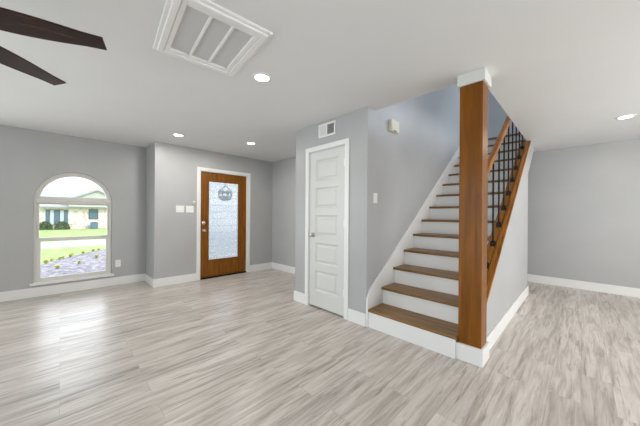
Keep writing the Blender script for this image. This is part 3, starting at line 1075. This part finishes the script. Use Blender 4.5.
# projecting gable at the right
m = MB()
m.prism('x', HX - 4, HX + 0.9, [(0.35, 2.75), (0.45, 2.60), (3.03, 3.86), (5.6, 2.60), (5.7, 2.75), (3.03, 4.05)])
m.build('gable_roof', M['roof'], N_)
m = MB()
m.prism('x', HX - 3.8, HX + 0.7, [(0.6, 1.95), (5.5, 1.95), (5.5, 2.62), (3.03, 3.84), (0.6, 2.66)])
m.build('gable', M['gable'], N_)
MB().box(HX - 1.6, HX - 0.9, 2.25, 2.95, 3.2, 4.3).build('chimney', M['brick'], N_)
def hwin(y0, y1, z0, z1, panes, shut):
    f_ = MB()
    ring_prism(f_, HX - 0.02, HX + 0.06, [(y0, z0), (y1, z0), (y1, z1), (y0, z1)], [(y0 + .07, z0 + .07), (y1 - .07, z0 + .07), (y1 - .07, z1 - .07), (y0 + .07, z1 - .07)])
    n_ = len(panes)
    for k in range(1, n_):
        yy = y0 + (y1 - y0) * k / n_
        f_.box(HX - 0.02, HX + 0.05, yy - .03, yy + .03, z0 + .07, z1 - .07)
    fr = f_.build('house_window', M['bark'], N_)
    for k, mt in enumerate(panes):
        ya_, yb_ = y0 + (y1 - y0) * k / n_, y0 + (y1 - y0) * (k + 1) / n_
        MB().box(HX - 0.02, HX + 0.02, ya_ + .03, yb_ - .03, z0 + .05, z1 - .05).build('pane', M[mt], fr)
    if shut:
        for ya_, yb_ in ((y0 - shut, y0), (y1, y1 + shut)):
            MB().box(HX, HX + 0.05, ya_, yb_, z0, z1).build('shutter', M['shutter'], N_)
hwin(-0.9, 0.32, -0.1, 1.62, ('pane_pale', 'shutter', 'pane_pale'), 0.26)
hwin(2.3, 3.15, 0.55, 1.72, ('shutter',), 0)

def bush_mesh(rx, ry, rz, n, seed):
    rnd = random.Random(seed)
    m = MB()
    for i in range(n):
        a, b = rnd.uniform(0, 2 * PI), math.asin(rnd.uniform(-0.1, 1))
        rr = rnd.uniform(0.75, 1.0)
        c_ = Vector((rx * rr * math.cos(a) * math.cos(b), ry * rr * math.sin(a) * math.cos(b), rz * rr * max(0, math.sin(b)) + 0.04))
        u = Vector((rnd.uniform(-1, 1), rnd.uniform(-1, 1), rnd.uniform(-1, 1))).normalized()
        w_ = u.orthogonal().normalized()
        s = 0.11
        m.bm.faces.new([m.bm.verts.new(c_ + q) for q in (u * s, w_ * s * .6, -u * s, -w_ * s * .6)])
    return m
for i, (y, lab) in enumerate(((-1.2, 'left round green shrub below the neighbor house window'), (0.12, 'right round green shrub below the neighbor house window'))):
    o = bush_mesh(0.5, 0.6, 0.85, 900, 20 + i).build('shrub', M['hedge'])
    o.location = (HX + 0.75, y, G)
    tag(o, lab, 'shrub', 'shrubs by the neighbor house')
U = empty('air_conditioner', (HX + 0.55, 2.75, G), 'gray outdoor air conditioner unit under the right window of the neighbor house', 'air conditioner')
MB().box(HX + 0.2, HX + 0.9, 2.42, 3.08, G, G + 0.72).build('cabinet', M['shutter'], U, 0.03)
m = MB()
m.lathe([(0, 0), (0.28, 0), (0.28, 0.03), (0.24, 0.05), (0, 0.06)], (HX + 0.55, 2.75, G + 0.72), 'z', 20)
m.build('fan_guard', M['iron'], U)

# bare tree behind the house, twigs show over the roof
Tt = empty('bare_tree', (HX - 12, -4.2, G), 'bare tree with thin twigs over the neighbor house roof', 'tree')
m = MB()
m.tube([(HX - 12, -4.2, G), (HX - 12, -4.1, 2.5), (HX - 12, -3.8, 4.4), (HX - 12, -3.2, 6.5)], [0.22, 0.18, 0.14, 0.05])
m.build('trunk', M['bark'], Tt)
base_ = Vector((HX - 12, -3.8, 4.4))
for k, pts in enumerate(([(0, 0, 0), (0, 1.2, 0.9), (0.2, 2.6, 1.05), (0.2, 3.8, 0.75)], [(0, 0.9, 0.7), (0, 2.0, 1.5), (0, 3.1, 1.2), (0, 4.3, 0.5)], [(0, 0, 0.2), (0, -1.0, 1.4), (0, -2.0, 2.0)], [(0, 1.8, 1.0), (0, 2.5, 0.7), (0, 3.0, 0.35)])):
    m = MB()
    m.tube([base_ + Vector(q) for q in pts], [0.07, 0.055, 0.04, 0.02][:len(pts)], 6)
    m.build('branch', M['bark'], Tt)

# entry porch seen through the door glass
struct('porch_slab', MB().box(XD - T - 2.6, XD - T, 1.26, 5.2, G, -0.04), M['concrete'], 'concrete porch slab outside the entry door', 'porch')
struct('porch_wall', MB().box(XD - T - 2.5, XD - T - 2.36, 1.5, 5.2, -0.04, 2.7), M['porch_brick'], 'white brick porch wall beyond the entry door glass', 'wall')
L = empty('porch_lantern', (-5.62, 2.575, 2.2), 'black iron crown-shaped lantern hanging outside the door glass', 'lantern')
lx, ly, lz = -5.62, 2.60, 1.69
m = MB()
m.tube([(lx, ly, 2.5), (lx, ly, lz + 0.17)], 0.008, 6)
m.build('chain', M['iron'], L)
m = MB()
for rr, hh in ((0.125, -0.08), (0.14, 0.03)):
    m.tube([(lx + rr * math.cos(2 * PI * k / 20), ly + rr * math.sin(2 * PI * k / 20), lz + hh) for k in range(21)], 0.02, 6)
for k in range(8):
    a = 2 * PI * k / 8
    ca, sa = math.cos(a), math.sin(a)
    m.tube([(lx + .09 * ca, ly + .09 * sa, lz - .13), (lx + .13 * ca, ly + .13 * sa, lz - .08), (lx + .14 * ca, ly + .14 * sa, lz + .03), (lx + .12 * ca, ly + .12 * sa, lz + .07)], 0.02, 6)
    if k % 4 == 1:
        m.tube([(lx + .12 * ca, ly + .12 * sa, lz + .06), (lx + .07 * ca, ly + .07 * sa, lz + .12), (lx, ly, lz + .17)], 0.012, 6)
m.build('cage', M['iron'], L)
m = MB()
m.lathe([(0, -0.165), (0.06, -0.16), (0.10, -0.135), (0.10, -0.115), (0, -0.11)], (lx, ly, lz), 'z', 16)
m.build('base_finial', M['iron'], L, smooth=True)
